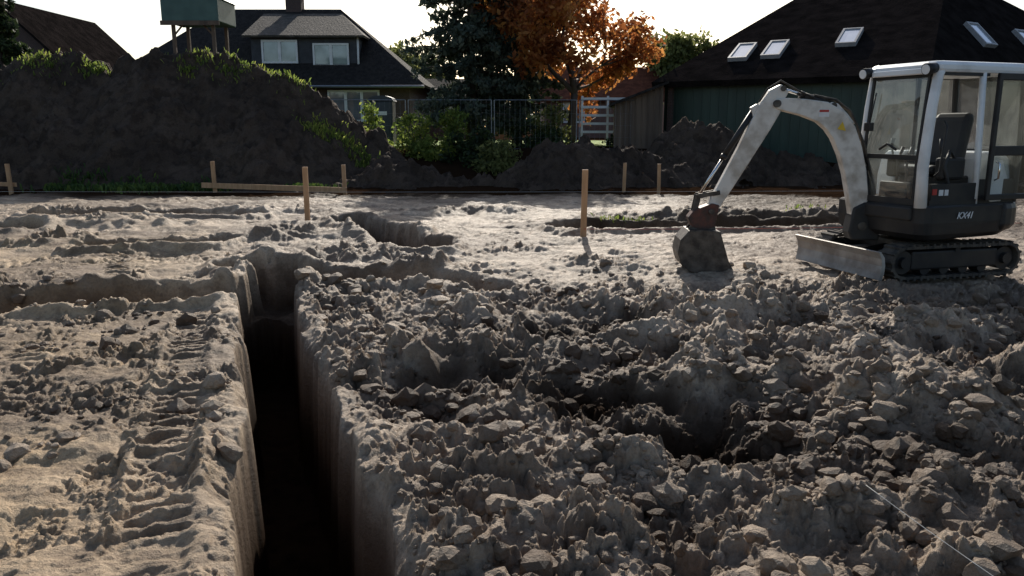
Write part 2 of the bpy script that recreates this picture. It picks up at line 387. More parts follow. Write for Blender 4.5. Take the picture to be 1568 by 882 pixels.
M_bark=mat('bark',(.09,.07,.055),(.04,.03,.025),.9,0,6,.02,stretch=(1,1,.2))
def limbs(base,height,r0,seed,spread=.55,depth=4,first=.3,kids=3,lenf=.68):
    rs=random.Random(seed); A=Acc(); tips=[]
    def grow(p,d,l,r,k):
        n=3; path=[p]; 
        for i in range(n):
            d=(d+Vector((rs.gauss(0,.12),rs.gauss(0,.12),rs.gauss(0,.08)+.03))).normalized(); p=p+d*(l/n); path.append(p)
        A.tube(path,[r*(1-.4*i/n) for i in range(n+1)],7 if k>2 else 4)
        if k<=1: tips.append(tuple(p)); tips.append(tuple(path[-2]))
        if k==0: return
        for i in range(kids+(1 if k==depth else 0)):
            ax=Vector((rs.gauss(0,1),rs.gauss(0,1),rs.gauss(0,.5))); ax=(ax-d*ax.dot(d)).normalized()
            nd=(d*(1-spread*.5)+ax*spread*rs.uniform(.7,1.4)).normalized()
            q=path[rs.choice([2,3,3])] if k<depth else path[rs.choice([1,2,3,3])]
            grow(q,nd,l*lenf*rs.uniform(.8,1.2),r*.58,k-1)
        grow(p,d,l*lenf,r*.6,k-1)
    grow(Vector(base),Vector((0,0,1)),height*first,r0,depth)
    return A,tips
def tree(name,base,height,r0,seed,lm,n,lsize,spread=.55,depth=4,first=.3,clump=.45,kids=3,lenf=.68):
    e=empty(name,base)
    A,tips=limbs((0,0,0),height,r0,seed,spread,depth,first,kids,lenf)
    A.obj('trunk_and_limbs',M_bark,e,smooth=True)
    V,F,rn=leaves(tips,clump,n,lsize,seed+1)
    fast_mesh('crown',V,F,lm,dict(rnd=rn),False,e)
    return e
def conifer(name,base,height,rad,seed,lm,dens=1.0):
    e=empty(name,base); rs=random.Random(seed); A=Acc()
    A.tube([(0,0,0),(.03,0,height*.5),(0,0,height)],[.22,.13,.02],8)
    C=[];sp=[]
    zc=height*.12
    while zc<height*.98:
        f=1-zc/height
        for k in range(rs.randint(5,8)):
            a=rs.random()*6.28; L=rad*(f**.5)*rs.uniform(.5,1.2)+.1
            d=Vector((math.cos(a),math.sin(a),0)); rise=rs.uniform(-.05,.35)
            path=[Vector((0,0,zc))+d*L*t_+Vector((0,0,L*(rise*t_-.28*t_*t_))) for t_ in (0,.35,.7,1)]
            A.tube(path,[.04*f+.015,.03,.018,.008],4)
            m=max(2,int(L*6))
            for j in range(m):
                t_=.18+.82*(j+rs.random())/m
                p=Vector((0,0,zc))+d*L*t_+Vector((0,0,L*(rise*t_-.28*t_*t_)))
                sd=Vector((-d.y,d.x,0))*rs.gauss(0,.22*L*(1.1-t_))
                C.append(tuple(p+sd+Vector((0,0,-.08)))); sp.append(.12+.12*rs.random())
        zc+=rs.uniform(.25,.42)
    A.obj('trunk_and_limbs',M_bark,e,smooth=True)
    V,F,rn=leaves(C,np.array(sp),int(len(C)*13*dens),.10,seed,asp=1.1,droop=.9)
    fast_mesh('crown',V,F,lm,dict(rnd=rn),False,e)
    return e
M_spruce=leaf_mat('spruce_needles',(.03,.042,.034),(.065,.085,.06),(.12,.14,.10),trans=.35)
M_copper=leaf_mat('copper_leaves',(.18,.055,.02),(.45,.16,.05),(.65,.33,.09),trans=.62)
M_green=leaf_mat('green_leaves',(.09,.13,.03),(.20,.27,.06),(.42,.44,.10),trans=.65)
M_olive=leaf_mat('olive_leaves',(.09,.10,.035),(.19,.21,.07),(.32,.32,.11),trans=.6)
M_dark=leaf_mat('dark_leaves',(.015,.026,.012),(.035,.055,.02),(.075,.11,.03),trans=.35)
conifer('spruce_tree',(-1.5,29.3,.8),8.4,2.6,5,M_spruce,1.1)
conifer('spruce_tree',(.2,31.5,.8),7.6,2.2,15,M_spruce,.9)
tree('copper_beech_tree',(2.2,30.5,.8),9.2,.2,22,M_copper,15000,.125,.62,5,.22,.55,2,.76)
tree('maple_tree',(10.6,52,.9),8.3,.22,31,M_olive,7000,.2,.6,4,.3,.75,3,.66)
tree('birch_tree',(-6.2,58,.9),7.6,.2,33,M_olive,5000,.22,.6,4,.3,.75,3,.64)
conifer('fir_tree',(-20.7,33,.8),7.2,1.4,44,M_dark,1.4)
def bush(name,cx,cy,cz,rx,ry,rz,n,size,seed,m,k=26,sp=.28):
    rs=np.random.RandomState(seed); d=rs.normal(size=(k,3)); d/=np.linalg.norm(d,axis=1)[:,None]; d*=(rs.rand(k)**.4)[:,None]
    C=d*np.array([rx,ry,rz]); C[:,2]=np.abs(C[:,2])*1.0
    e=empty(name,(cx,cy,cz))
    A=Acc()
    for c in C[::2]: A.tube([(c[0]*.15,c[1]*.15,-.2),(c[0]*.6,c[1]*.6,c[2]*.5),tuple(c)],[.025,.015,.006],4)
    A.obj('stems',M_bark,e)
    V,F,rn=leaves(C,sp,n,size,seed)
    fast_mesh('foliage',V,F,m,dict(rnd=rn),False,e)
bush('garden_shrub',-3.2,26.6,.8,.65,.6,1.35,1100,.075,1,M_green)
bush('garden_shrub',-1.9,26.7,.8,.6,.6,1.5,1100,.075,2,M_green)
bush('garden_shrub',-2.5,26.2,.5,1.0,.6,.7,1000,.075,3,M_green)
bush('garden_shrub',-1.2,25.6,.3,1.1,.8,1.2,2700,.08,4,M_dark,40)
bush('garden_shrub',-4.9,28.6,.8,.7,.6,1.6,1200,.085,5,M_green)
bush('garden_shrub',.9,28.4,.8,1.3,.6,.9,1800,.08,6,M_dark,34)
bush('garden_shrub',-.4,24.4,.3,.8,.6,.8,1400,.075,7,M_olive)
bush('garden_shrub',1.4,28.9,.8,.6,.5,1.6,1200,.085,8,M_olive)
bush('garden_shrub',4.2,29.2,.8,.9,.5,.7,1200,.08,9,M_dark)
bush('garden_shrub',-6.7,30,.8,1.0,.6,1.1,1300,.09,10,M_dark)
bush('hedge',-14,33,.8,9,.7,1.5,7000,.14,11,M_dark,160,.5)
rs=np.random.RandomState(5); C=np.stack([rs.uniform(-75,75,260),rs.uniform(80,95,260),.9+rs.rand(260)**.7*4.5],1)
V,F,rn=leaves(C,1.7,13000,.45,6); fast_mesh('distant_trees',V,F,M_dark,dict(rnd=rn),False)
M_lawn=mat('lawn',(.30,.42,.06),(.18,.28,.04),.9,0,3,.05,30)
xs=np.linspace(-9,6,40);yl=np.linspace(28.3,39,24);XX,YY=np.meshgrid(xs,yl)
zl=terrain(XX.ravel(),YY.ravel())[0]+.02
vv=list(zip(XX.ravel().tolist(),YY.ravel().tolist(),zl.tolist())); ff=[(j*40+i,j*40+i+1,(j+1)*40+i+1,(j+1)*40+i) for j in range(23) for i in range(39)]
obj('lawn',vv,ff,M_lawn,smooth=True)
def weeds(name,spots,n,h,seed,m,zf=None):
    rs=random.Random(seed);V=[];F=[];rn=[];P=[]
    for i in range(n):
        cx,cy,r=rs.choice(spots); P.append((cx+rs.gauss(0,r),cy+rs.gauss(0,r*.6)))
    P=np.array(P);Z=terrain(P[:,0],P[:,1])[0]
    for (x,y),z in zip(P.tolist(),Z.tolist()):
        if zf: z=max(z,zf(x,y))
        a=rs.random()*6.28;hh=h*rs.uniform(.4,1.2);w=hh*.13;l=rs.uniform(.2,.8)*hh
        dx,dy=math.cos(a),math.sin(a);b=len(V)
        V+=[(x-dy*w,y+dx*w,z),(x+dy*w,y-dx*w,z),(x+dx*l*.5+dy*w,y+dy*l*.5-dx*w,z+hh*.7),(x+dx*l,y+dy*l,z+hh*.85)]
        F.append((b,b+1,b+2,b+3)); rn+=[rs.random()]*4
    fast_mesh(name,np.array(V),np.array(F),m,dict(rnd=rn),False)
M_weed=leaf_mat('weed_leaves',(.03,.06,.015),(.07,.12,.03),(.14,.2,.04),trans=.45)
weeds('weeds',[(-10.0,20.2,.5),(-9.2,20.0,.4),(-8.2,20.3,.35),(-11.3,20.4,.4),(-5.2,20.3,.3)],1700,.2,3,M_weed,hz1)
weeds('weeds',[(-5.6,23.3,.25),(-4.9,23.5,.3),(-4.2,23.4,.25),(-9.4,24.3,.3),(-12.4,24.3,.2),(-14,24.3,.4),(-8.2,24.3,.4),(-6.6,24.2,.3)],2000,.17,4,M_green,hz1)
weeds('weeds',[(1.75,12.9,.2),(2.1,13.0,.12),(6.5,15,.4),(5.2,13.8,.2),(4.6,14.2,.3)],300,.09,8,M_green)
print('veg',time.time()-T0)

# ------------------------------------------------------------------ buildings
M_roof=mat('dark_roof_tiles',(.042,.037,.034),(.022,.02,.019),.9,0,1.5,.06,4,stretch=(4,4,1),spec=.1)
M_roof2=mat('light_roof_tiles',(.12,.105,.09),(.065,.058,.05),.85,0,3,.06,10,spec=.15)
M_redroof=mat('clay_roof_tiles',(.17,.06,.035),(.10,.035,.022),.95,0,3,.05,10,spec=.05)
M_thatch=mat('farm_roof_tiles',(.022,.018,.017),(.011,.0095,.009),1,0,2,.05,14,spec=.0)
def brick(name,c1,c2,mo):
    m,nt,b=new_mat(name);N=nt.nodes;L=nt.links
    tc=N.new('ShaderNodeTexCoord');mp=N.new('ShaderNodeMapping');mp.inputs['Rotation'].default_value=(math.pi/2,0,0)
    L.new(tc.outputs['Object'],mp.inputs[0]);br=N.new('ShaderNodeTexBrick');L.new(mp.outputs[0],br.inputs[0])
    br.inputs['Color1'].default_value=(*c1,1);br.inputs['Color2'].default_value=(*c2,1);br.inputs['Mortar'].default_value=(*mo,1)
    br.inputs['Scale'].default_value=4.5;br.inputs['Mortar Size'].default_value=.015
    L.new(br.outputs[0],b.inputs['Base Color']);b.inputs['Roughness'].default_value=.85;return m
M_brick=brick('dark_brick',(.09,.05,.04),(.06,.035,.03),(.12,.11,.1))
M_rbrick=brick('red_brick',(.22,.10,.07),(.16,.07,.05),(.2,.18,.16))
M_white=mat('white_frame',(.8,.8,.79),(.7,.7,.69),.5,0,4)
M_win=mat('window_glass',(.25,.29,.33),(.12,.15,.17),.06,.3,1.2,spec=1.0)
M_cladding=mat('slate_cladding',(.04,.042,.05),(.022,.024,.03),.6,0,5,.02)
M_wood=mat('weathered_wood',(.16,.11,.075),(.08,.055,.04),.8,0,3,.02,20,stretch=(1,1,.1))
def slabroof(name,quads,m,parent,th=.12):
    V=[];F=[]
    for q in quads:
        n=len(q);b=len(V);V+=[tuple(p) for p in q]
        nn=(Vector(q[1])-Vector(q[0])).cross(Vector(q[2])-Vector(q[0])).normalized()
        if nn.z<0: nn=-nn
        V+=[tuple(Vector(p)-nn*th) for p in q]
        F.append(tuple(range(b,b+n)));F.append(tuple(range(b+2*n-1,b+n-1,-1)))
        for i in range(n): F.append((b+i,b+n+i,b+n+(i+1)%n,b+(i+1)%n))
    return obj(name,V,F,m,parent)
def window(name,x0,x1,z0,z1,y,parent,mull=1):
    g=box(name+'_glass',x0,x1,y-.02,y+.02,z0,z1,M_win,parent)
    A=Acc();f=.09
    A.box(x0-f,x1+f,y-.07,y-.021,z1,z1+f);A.box(x0-f,x1+f,y-.07,y-.021,z0-f,z0)
    A.box(x0-f,x0,y-.07,y-.021,z0,z1);A.box(x1,x1+f,y-.07,y-.021,z0,z1)
    for i in range(mull):
        c=x0+(x1-x0)*(i+1)/(mull+1);A.box(c-.07,c+.07,y-.065,y-.021,z0,z1)
    A.obj(name+'_frame',M_white,parent)
H=empty('brick_house',(-12,43,.8))
box('walls',-6.9,7.1,-4.3,4.3,0,2.85,M_brick,H)
e0=[(-7.5,-5,2.72),(7.9,-5,2.72),(7.9,5,2.72),(-7.5,5,2.72)];rd=[(-3.0,0,6.75),(3.1,0,6.75)]
slabroof('roof',[(e0[0],e0[1],rd[1],rd[0]),(e0[1],e0[2],rd[1]),(e0[2],e0[3],rd[0],rd[1]),(e0[3],e0[0],rd[0])],M_roof,H)
box('dormer_wall',-.5,4.6,-3.7,-.6,3.0,5.05,M_cladding,H)
slabroof('dormer_roof',[((-.8,-4.1,5.02),(5.0,-4.1,5.02),(3.2,-.3,6.5),(-.8,-.3,6.5)),((5.0,-4.1,5.02),(4.9,-.2,5.1),(3.2,-.3,6.5))],M_roof2,H,.1)
window('dormer_window',.1,1.65,3.85,4.75,-3.73,H)
window('dormer_window.001',2.55,4.1,3.7,4.6,-3.73,H)
window('front_window',3.3,5.6,1.1,2.4,-4.33,H,2)
window('front_window.001',-3,-1,1,2.3,-4.33,H,1)
box('chimney',.3,1.1,-.2,.5,6.0,7.4,M_brick,H); box('chimney_cap',.2,1.2,-.3,.6,7.4,7.5,M_roof2,H)
V_,F_=tube_data([(-7.5,-5.1,2.62),(7.9,-5.1,2.62)],.07,8); obj('gutter',V_,F_,mat('zinc',(.3,.3,.31),None,.4,.8),H)
tube('dormer_corner_trim',[(4.62,-3.72,3.0),(4.62,-3.72,5.0)],.05,M_white,H,6)
def gable_house(name,x0,x1,y0,y1,zb,ze,zr,mw,mr,axis='x'):
    h=empty(name,((x0+x1)/2,(y0+y1)/2,zb));hx=(x1-x0)/2;hy=(y1-y0)/2;e=ze-zb;rr=zr-zb
    if axis=='x':
        V=[(-hx,-hy,0),(hx,-hy,0),(hx,hy,0),(-hx,hy,0),(-hx,-hy,e),(hx,-hy,e),(hx,hy,e),(-hx,hy,e),(-hx,0,rr-.1),(hx,0,rr-.1)]
        F=[(0,1,5,4),(1,2,6,9,5),(2,3,7,6),(3,0,4,8,7)]
        o=.4;s=(rr-e)/hy
        q=[((-hx-o,-hy-o,e-o*s),(hx+o,-hy-o,e-o*s),(hx+o,0,rr),(-hx-o,0,rr)),((-hx-o,hy+o,e-o*s),(hx+o,hy+o,e-o*s),(hx+o,0,rr),(-hx-o,0,rr))]
    else:
        V=[(-hx,-hy,0),(hx,-hy,0),(hx,hy,0),(-hx,hy,0),(-hx,-hy,e),(hx,-hy,e),(hx,hy,e),(-hx,hy,e),(0,-hy,rr-.1),(0,hy,rr-.1)]
        F=[(0,1,5,8,4),(1,2,6,5),(2,3,7,9,6),(3,0,4,7)]
        o=.4;s=(rr-e)/hx
        q=[((-hx-o,-hy-o,e-o*s),(0,-hy-o,rr),(0,hy+o,rr),(-hx-o,hy+o,e-o*s)),((hx+o,-hy-o,e-o*s),(0,-hy-o,rr),(0,hy+o,rr),(hx+o,hy+o,e-o*s))]
    obj('walls',V,F,mw,h);slabroof('roof',q,mr,h)
    for i in range(2):
        c=-hx*.5+i*hx; window('window.%d'%i,c-.6,c+.6,1.0,2.1,-hy-.03,h)
    return h
gable_house('neighbour_house',-32.6,-23.4,45,55,.8,4.0,8.4,M_brick,M_thatch,'y')
gable_house('red_brick_house',2.0,9.3,50,57,.9,3.4,5.4,M_rbrick,M_redroof,'x')
gable_house('clay_roofed_house',12,17.5,62,69,.9,4.2,7.2,M_rbrick,M_redroof,'x')
gable_house('red_brick_house',-7.5,-2.5,46,52,.9,3.0,4.4,M_rbrick,M_roof,'x')

FH=empty('farm_barn',(0,0,0))
M_gm=mat('green_cladding',(.03,.058,.042),(.018,.038,.027),.5,0,2,.01,stretch=(1,1,.2))
A=Vector((4.85,28.3,3.1));B=Vector((12.1,23.6,3.1));C3=Vector((28,34,3.1));D=Vector((14.5,43,3.1))
R1=Vector((16.2,31,7.2));R2=Vector((12.5,33.5,7.25))
slabroof('roof',[tuple(tuple(p) for p in q) for q in [(A,B,R1),(A,R1,R2),(B,C3,R1),(C3,D,R2),(C3,R2,R1),(D,A,R2)]],M_thatch,FH,.2)
def wallq(name,p,q,zb,zt,m,inset=0):
    p=Vector(p);q=Vector(q);d=(q-p).normalized();n=Vector((d.y,-d.x,0))
    a=p-n*inset+d*.3;b=q-n*inset-d*.3;V=[]
    for s in (0,.15):
        for P,zz_ in ((a,zb),(b,zb),(b,zt),(a,zt)): V.append((P.x-n.x*s,P.y-n.y*s,zz_))
    obj(name,V,[(0,1,2,3),(7,6,5,4),(0,4,5,1),(1,5,6,2),(2,6,7,3),(3,7,4,0)],m,FH)
wallq('front_wall',A,B,.0,3.1,M_gm,.5);wallq('side_wall',B,C3,.0,3.0,M_brick,.5);wallq('back_wall',D,A,.0,3.0,M_brick,.5)
dd=(B-A).normalized();nn=Vector((dd.y,-dd.x,0))
Ac=Acc()
for i in range(27):
    p=A+dd*(.45+i*.3)-nn*.5+nn*.02; 
    a=p-dd*.02;b=p+dd*.02
    Ac.add([(a.x,a.y,.1),(b.x,b.y,.1),(b.x,b.y,3.05),(a.x,a.y,3.05),(a.x-nn.x*.03,a.y-nn.y*.03,.1),(b.x-nn.x*.03,b.y-nn.y*.03,.1),(b.x-nn.x*.03,b.y-nn.y*.03,3.05),(a.x-nn.x*.03,a.y-nn.y*.03,3.05)],[(0,1,2,3),(0,3,7,4),(1,5,6,2)])
Ac.obj('cladding_ribs',M_gm,FH)
M_sky=mat('skylight_glass',(.66,.72,.8),(.56,.62,.7),.08,.5,1,spec=1)  # pale blue base colour stands in for the sky's reflection
M_skf=mat('skylight_frame',(.35,.35,.36),None,.5)
def sky_l(name,P0,ex,up,u,v,w=.6,h=1.3):
    ex=ex.normalized();n=ex.cross(up).normalized()
    if n.z<0:n=-n
    up=n.cross(ex).normalized()
    if up.z<0: up=-up
    o=P0+ex*u+up*v+n*.05
    def quad(a0,a1,b0,b1,t0,t1):
        V=[tuple(o+ex*a+up*b+n*t_) for t_ in (t0,t1) for a,b in ((a0,b0),(a1,b0),(a1,b1),(a0,b1))]
        return V,[(0,3,2,1),(4,5,6,7),(0,1,5,4),(1,2,6,5),(2,3,7,6),(3,0,4,7)]
    V,F=quad(0,w,0,h,-.1,.05);obj(name+'_glass',V,F,M_sky,FH)
    A_=Acc()
    for q in ((-.07,0,-.07,h+.07),(w,w+.07,-.07,h+.07),(0,w,-.07,0),(0,w,h,h+.07)): A_.add(*quad(*q,-.1,.09))
    A_.obj(name+'_frame',M_skf,FH)
exA=(B-A); uf=R1-A
for i,(u,v) in enumerate([(2.27,1.65),(3.36,1.75),(5.6,2.5)]): sky_l('skylight.%d'%i,A,exA,uf,u,v,.5,1.2)
exB=(C3-B);ub=R1-B
for i,(u,v) in enumerate([(4.9,1.55),(8.1,1.5)]): sky_l('skylight_side.%d'%i,B,exB,ub,u,v,.6,.95)
SH=empty('lean_to_shed',(0,0,0))
prismV=[(3.5,27.6,.5),(5.1,27.3,.5),(5.1,27.3,3.0),(3.5,27.6,2.35),(3.9,31,.5),(5.5,31,.5),(5.5,31,3.0),(3.9,31,2.35)]
obj('walls',prismV,[(0,1,2,3),(0,3,7,4),(1,5,6,2),(4,7,6,5)],M_wood,SH)
slabroof('roof',[((3.3,27.3,2.35),(5.2,27.0,3.08),(5.6,31.2,3.08),(3.7,31.2,2.35))],M_roof,SH,.08)
Ap=Acc()
for i in range(8):
    x=3.6+i*.2; Ap.box(x,x+.02,27.6-.19*(x-3.5)-.03,27.6-.19*(x-3.5)-.005,.5,2.35+.4*(x-3.5)-.08)
Ap.obj('battens',M_wood,SH)

PT=empty('play_tower',(-10.4,27.5,.6))
M_tg=mat('green_tarp',(.07,.13,.11),(.05,.10,.085),.55,0,3)
for i,(x,y) in enumerate([(-.65,-.6),(.65,-.6),(-.65,.6),(.65,.6)]): box('leg_%d'%i,x-.05,x+.05,y-.05,y+.05,0,4.3,M_wood,PT)
box('platform',-.8,.8,-.75,.75,2.7,2.78,M_wood,PT)
box('roof_box',-.92,.92,-.85,.85,4.32,5.05,M_tg,PT,.03)
prism('roof_top',[(-.98,5.05),(.98,5.05),(.9,5.12),(-.9,5.12)],-.9,.9,M_tg,PT)
box('eave_board',-.95,.95,-.9,-.86,4.2,4.34,M_wood,PT)
Ab=Acc();Ab.tube([(-.65,-.6,3.9),(-.3,-.6,4.28)],.03);Ab.tube([(.65,-.6,3.9),(.3,-.6,4.28)],.03);Ab.obj('braces',M_wood,PT)

M_galv=mat('galvanised_steel',(.36,.37,.38),(.25,.26,.27),.5,.8,10)
FN=empty('wire_fence',(0,0,0));A1=Acc();A2=Acc()
def pan(x0,y0,x1,y1,zb):
    A1.tube([(x0,y0,zb),(x0,y0,zb+1.75)],.018);A1.tube([(x1,y1,zb),(x1,y1,zb+1.75)],.018)
    A1.tube([(x0,y0,zb+1.75),(x1,y1,zb+1.75)],.015);A1.tube([(x0,y0,zb+.12),(x1,y1,zb+.12)],.014)
    n=16
    for i in range(1,n): 
        f=i/n;A2.tube([(x0+(x1-x0)*f,y0+(y1-y0)*f,zb+.12),(x0+(x1-x0)*f,y0+(y1-y0)*f,zb+1.75)],.0018,3)
    for z_ in (.5,.9,1.3): A2.tube([(x0,y0,zb+z_),(x1,y1,zb+z_)],.002,3)
for i in range(4):
    x=-6.4+i*2.9; pan(x,27.2+.08*i,x+2.8,27.2+.08*(i+1),.72)
A1.obj('posts_and_rails',M_galv,FN);A2.obj('wire_mesh',M_galv,FN)
SF=empty('slatted_fence',(3.55,29.9,.8));A1=Acc()
for z_ in (.55,.85,1.15,1.45,1.75): A1.box(-1.0,1.0,-.02,.02,z_,z_+.09)
for x in (-.95,0,.95): A1.box(x-.04,x+.04,.021,.08,0,1.9)
A1.obj('slats',M_white,SF)
PTO=empty('portable_toilet',(-5.05,31.5,.8));M_blue=mat('dark_plastic',(.03,.04,.055),(.02,.028,.04),.5,0,3)
box('cabin',-.45,.45,-.45,.45,0,1.75,M_blue,PTO,.03)
prism('roof',[(-.5,1.75),(.5,1.75),(.42,1.88),(.2,1.95),(-.2,1.95),(-.42,1.88)],-.5,.5,M_blue,PTO)
box('door',-.32,.32,-.475,-.452,.1,1.68,mat('door_p',(.045,.055,.07),None,.5),PTO)
box('label',-.24,.24,-.49,-.476,1.22,1.36,M_white,PTO)

# ------------------------------------------------------------------ stakes, boards, strings
M_stake=mat('fresh_timber',(.55,.33,.18),(.42,.24,.12),.75,0,6,.004,40,stretch=(3,3,.5))
def stake(x,y,h,w=.06,tilt=(0,0)):
    z0=gz(x,y)-.15;H_=h+.15
    V=[];
    for zz_,s in ((0,.3),(.12,1),(H_,1)):
        for a,b_ in ((-1,-1),(1,-1),(1,1),(-1,1)): V.append((a*w/2*s+tilt[0]*zz_,b_*w/2*s*.7+tilt[1]*zz_,zz_))
    F=[(3,2,1,0),(8,9,10,11)]+[(r*4+i,r*4+(i+1)%4,(r+1)*4+(i+1)%4,(r+1)*4+i) for r in (0,1) for i in range(4)]
    return obj('wooden_stake',V,F,M_stake,loc=(x,y,z0),bevel=.003)
stake(-3.59,13.8,.95,.085);stake(1.05,11.55,1.0,.085,(.012,0))
stake(2.75,19.5,.72,.08,(.02,0));stake(3.6,19.4,.72,.08,(-.02,0));stake(-12.4,19.6,.75,.09,(-.03,0))
BB=empty('batter_board',(0,0,0))
for i,(x,y) in enumerate([(-7.35,19.6),(-4.05,19.2)]): s_=stake(x,y,.76,.09,(-.02,0)); s_.name='board_stake_%d'%i; s_.parent=BB
def plank(a,b_,h,t_,name,parent):
    a=Vector(a);b_=Vector(b_);d=(b_-a);L_=d.length;an=math.atan2(d.y,d.x)
    o=box(name,0,L_,-t_/2,t_/2,0,h,M_stake,parent,.003);o.location=a;o.rotation_euler=(0,-math.asin(d.z/L_),an);return o
plank((-7.65,19.53,gz(-7.5,19.6)+.12),(-4.0,19.13,gz(-4,19.2)+.10),.13,.03,'board',BB)
B2=empty('batter_board',(0,0,0))
plank((-14.6,20.3,.16),(-12.3,19.67,.13),.10,.03,'board',B2)
M_str=mat('mason_string',(.5,.5,.48),None,.6);M_red=mat('red_string',(.6,.12,.08),None,.6)
def string(name,a,b_,m,sag=.02,r=.003):
    a=Vector(a);b_=Vector(b_);P=[a.lerp(b_,i/12)-Vector((0,0,sag*4*(i/12)*(1-i/12))) for i in range(13)]
    tube(name,P,r,m,n=5)
string('red_string',(1.05,11.5,gz(1.05,11.5)+.14),(7.5,11.6,.2),M_red,.03,.0035)
string('mason_string',(-15,18.0,.16),(9,17.6,.2),M_str,.03,.003)
string('mason_string',(1.45,3.0,.16),(1.72,1.95,.12),M_str,.01,.0014)

# ------------------------------------------------------------------ mini excavator
EX=empty('mini_excavator',(4.63,8.97,0))
M_paint=mat('light_grey_paint',(.70,.66,.60),(.42,.37,.31),.42,0,6,.002,60,lo=.33,hi=.55)
M_cabw=mat('cab_white_paint',(.84,.84,.83),(.68,.67,.65),.35,0,4,lo=.3,hi=.5)
M_blk=mat('black_paint',(.017,.017,.019),(.036,.032,.029),.5,0,5,spec=.35)
M_rub=mat('track_rubber',(.03,.028,.026),(.11,.09,.07),.85,0,9,.004,50)
M_steel=mat('worn_steel',(.12,.105,.09),(.045,.038,.034),.5,.6,9,.004,50)
M_bladem=mat('scuffed_blade',(.44,.42,.39),(.24,.22,.2),.5,.3,5,.002,40)
M_rust=mat('rusty_red_coupler',(.13,.045,.03),(.04,.03,.025),.6,.2,12)
M_chr=mat('chrome_rod',(.8,.8,.8),None,.15,1)
M_seat=mat('seat_vinyl',(.02,.02,.022),(.03,.03,.03),.6)
M_cg=glass_mat('cab_glass')
M_dec=mat('decal_white',(.8,.8,.8),None,.5);M_decr=mat('decal_red',(.5,.04,.03),None,.5);M_decy=mat('decal_yellow',(.75,.5,.03),None,.5)
UC=empty('undercarriage',(0,0,0),math.atan2(-.26,-.965),EX)
def track(y0,y1,nm):
    xa,xb,r=-.64,.68,.175;zc=.185
    def loop(rad):
        P=[]
        for i in range(13):
            a=math.pi/2+math.pi*i/12;P.append((xa+rad*math.cos(a),zc+rad*math.sin(a)))
        for i in range(13):
            a=-math.pi/2+math.pi*i/12;P.append((xb+rad*math.cos(a),zc+rad*math.sin(a)))
        return P
    O=loop(r);I=loop(r-.03);n=len(O);V=[];F=[]
    for P,y in ((O,y0),(O,y1),(I,y1),(I,y0)): V+=[(p[0],y,p[1]) for p in P]
    for i in range(n):
        j=(i+1)%n
        for k in range(4): F.append((k*n+i,k*n+j,((k+1)%4)*n+j,((k+1)%4)*n+i))
    obj(nm+'_belt',V,F,M_rub,UC)
    A_=Acc()
    tot=2*(xb-xa)+2*math.pi*r;nl=44
    for i in range(nl):
        s=tot*i/nl
        if s<xb-xa: x,zz_,a=xa+s,zc-r,-math.pi/2
        elif s<xb-xa+math.pi*r: a=-math.pi/2+(s-(xb-xa))/r;x=xb+r*math.cos(a);zz_=zc+r*math.sin(a)
        elif s<2*(xb-xa)+math.pi*r: x=xb-(s-(xb-xa)-math.pi*r);zz_=zc+r;a=math.pi/2
        else: a=math.pi/2+(s-2*(xb-xa)-math.pi*r)/r;x=xa+r*math.cos(a);zz_=zc+r*math.sin(a)
        nx,nz=math.cos(a),math.sin(a);tx,tz=-nz,nx
        V=[]
        for yv in (y0-.004,y1+.004):
            for u,w_ in ((-.018,-.03),(.018,-.03),(.013,.02),(-.013,.02)): V.append((x+tx*u+nx*w_,yv,zz_+tz*u+nz*w_))
        A_.add(V,[(0,1,2,3),(7,6,5,4),(0,4,5,1),(1,5,6,2),(2,6,7,3),(3,7,4,0)])
    A_.obj(nm+'_lugs',M_rub,UC)
    A_=Acc()
    for x,rr in ((xa,.125),(xb,.125)): A_.tube([(x,y0+.05,zc),(x,y1-.05,zc)],rr,20)
    for x,rr in ((xa,.06),(xb,.06)): A_.tube([(x,y0+.0,zc),(x,y1-.0,zc)],rr,14)
    for i in range(4): A_.tube([(-.36+.25*i,y0+.05,.1),(-.36+.25*i,y1-.05,.1)],.06,14)
    A_.tube([(0,y0+.03,.3),(0,y1-.03,.3)],.035,12)
    A_.obj(nm+'_wheels',M_blk,UC)
    box(nm+'_frame',xa+.1,xb-.1,y0+.035,y1-.035,.10,.30,M_blk,UC,.02)
track(.42,.65,'left_track');track(-.65,-.42,'right_track')
box('cross_frame',-.35,.4,-.45,.45,.17,.36,M_steel,UC,.03)
tube('slew_ring',[(0,0,.34),(0,0,.47)],.3,M_steel,UC,28)
bl=[(1.02,.03),(1.06,.035),(1.045,.10),(1.035,.18),(1.05,.26),(1.09,.33),(1.06,.335),(1.01,.27),(.995,.18),(1.0,.1)]
prism('dozer_blade',bl,-.72,.72,M_bladem,UC,.004)
for s in (-.3,.3): box('blade_arm_%d'%(s>0),.35,1.0,s-.05,s+.05,.14,.24,M_bladem,UC,.01)
tube('blade_cylinder',[(.4,0,.27),(.98,0,.2)],.035,M_blk,UC)
HS=empty('upper_structure',(.05,0,0),math.atan2(-.36,-.933),EX)
yf,yn=-.22,.70
def hull(name,outline,zlist,m,bev=.02):
    n=len(outline);V=[];F=[]
    for z_,ins in zlist:
        cx=sum(p[0] for p in outline)/n;cy=sum(p[1] for p in outline)/n
        for x,y in outline:
            dx,dy=x-cx,y-cy;l=math.hypot(dx,dy);V.append((x-dx/l*ins,y-dy/l*ins,z_))
    for r_ in range(len(zlist)-1):
        for i in range(n):
            j=(i+1)%n;F.append((r_*n+i,r_*n+j,(r_+1)*n+j,(r_+1)*n+i))
    F.append(tuple(range(n-1,-1,-1)));F.append(tuple(range((len(zlist)-1)*n,len(zlist)*n)))
    return obj(name,V,F,m,HS,bevel=bev,segs=3)
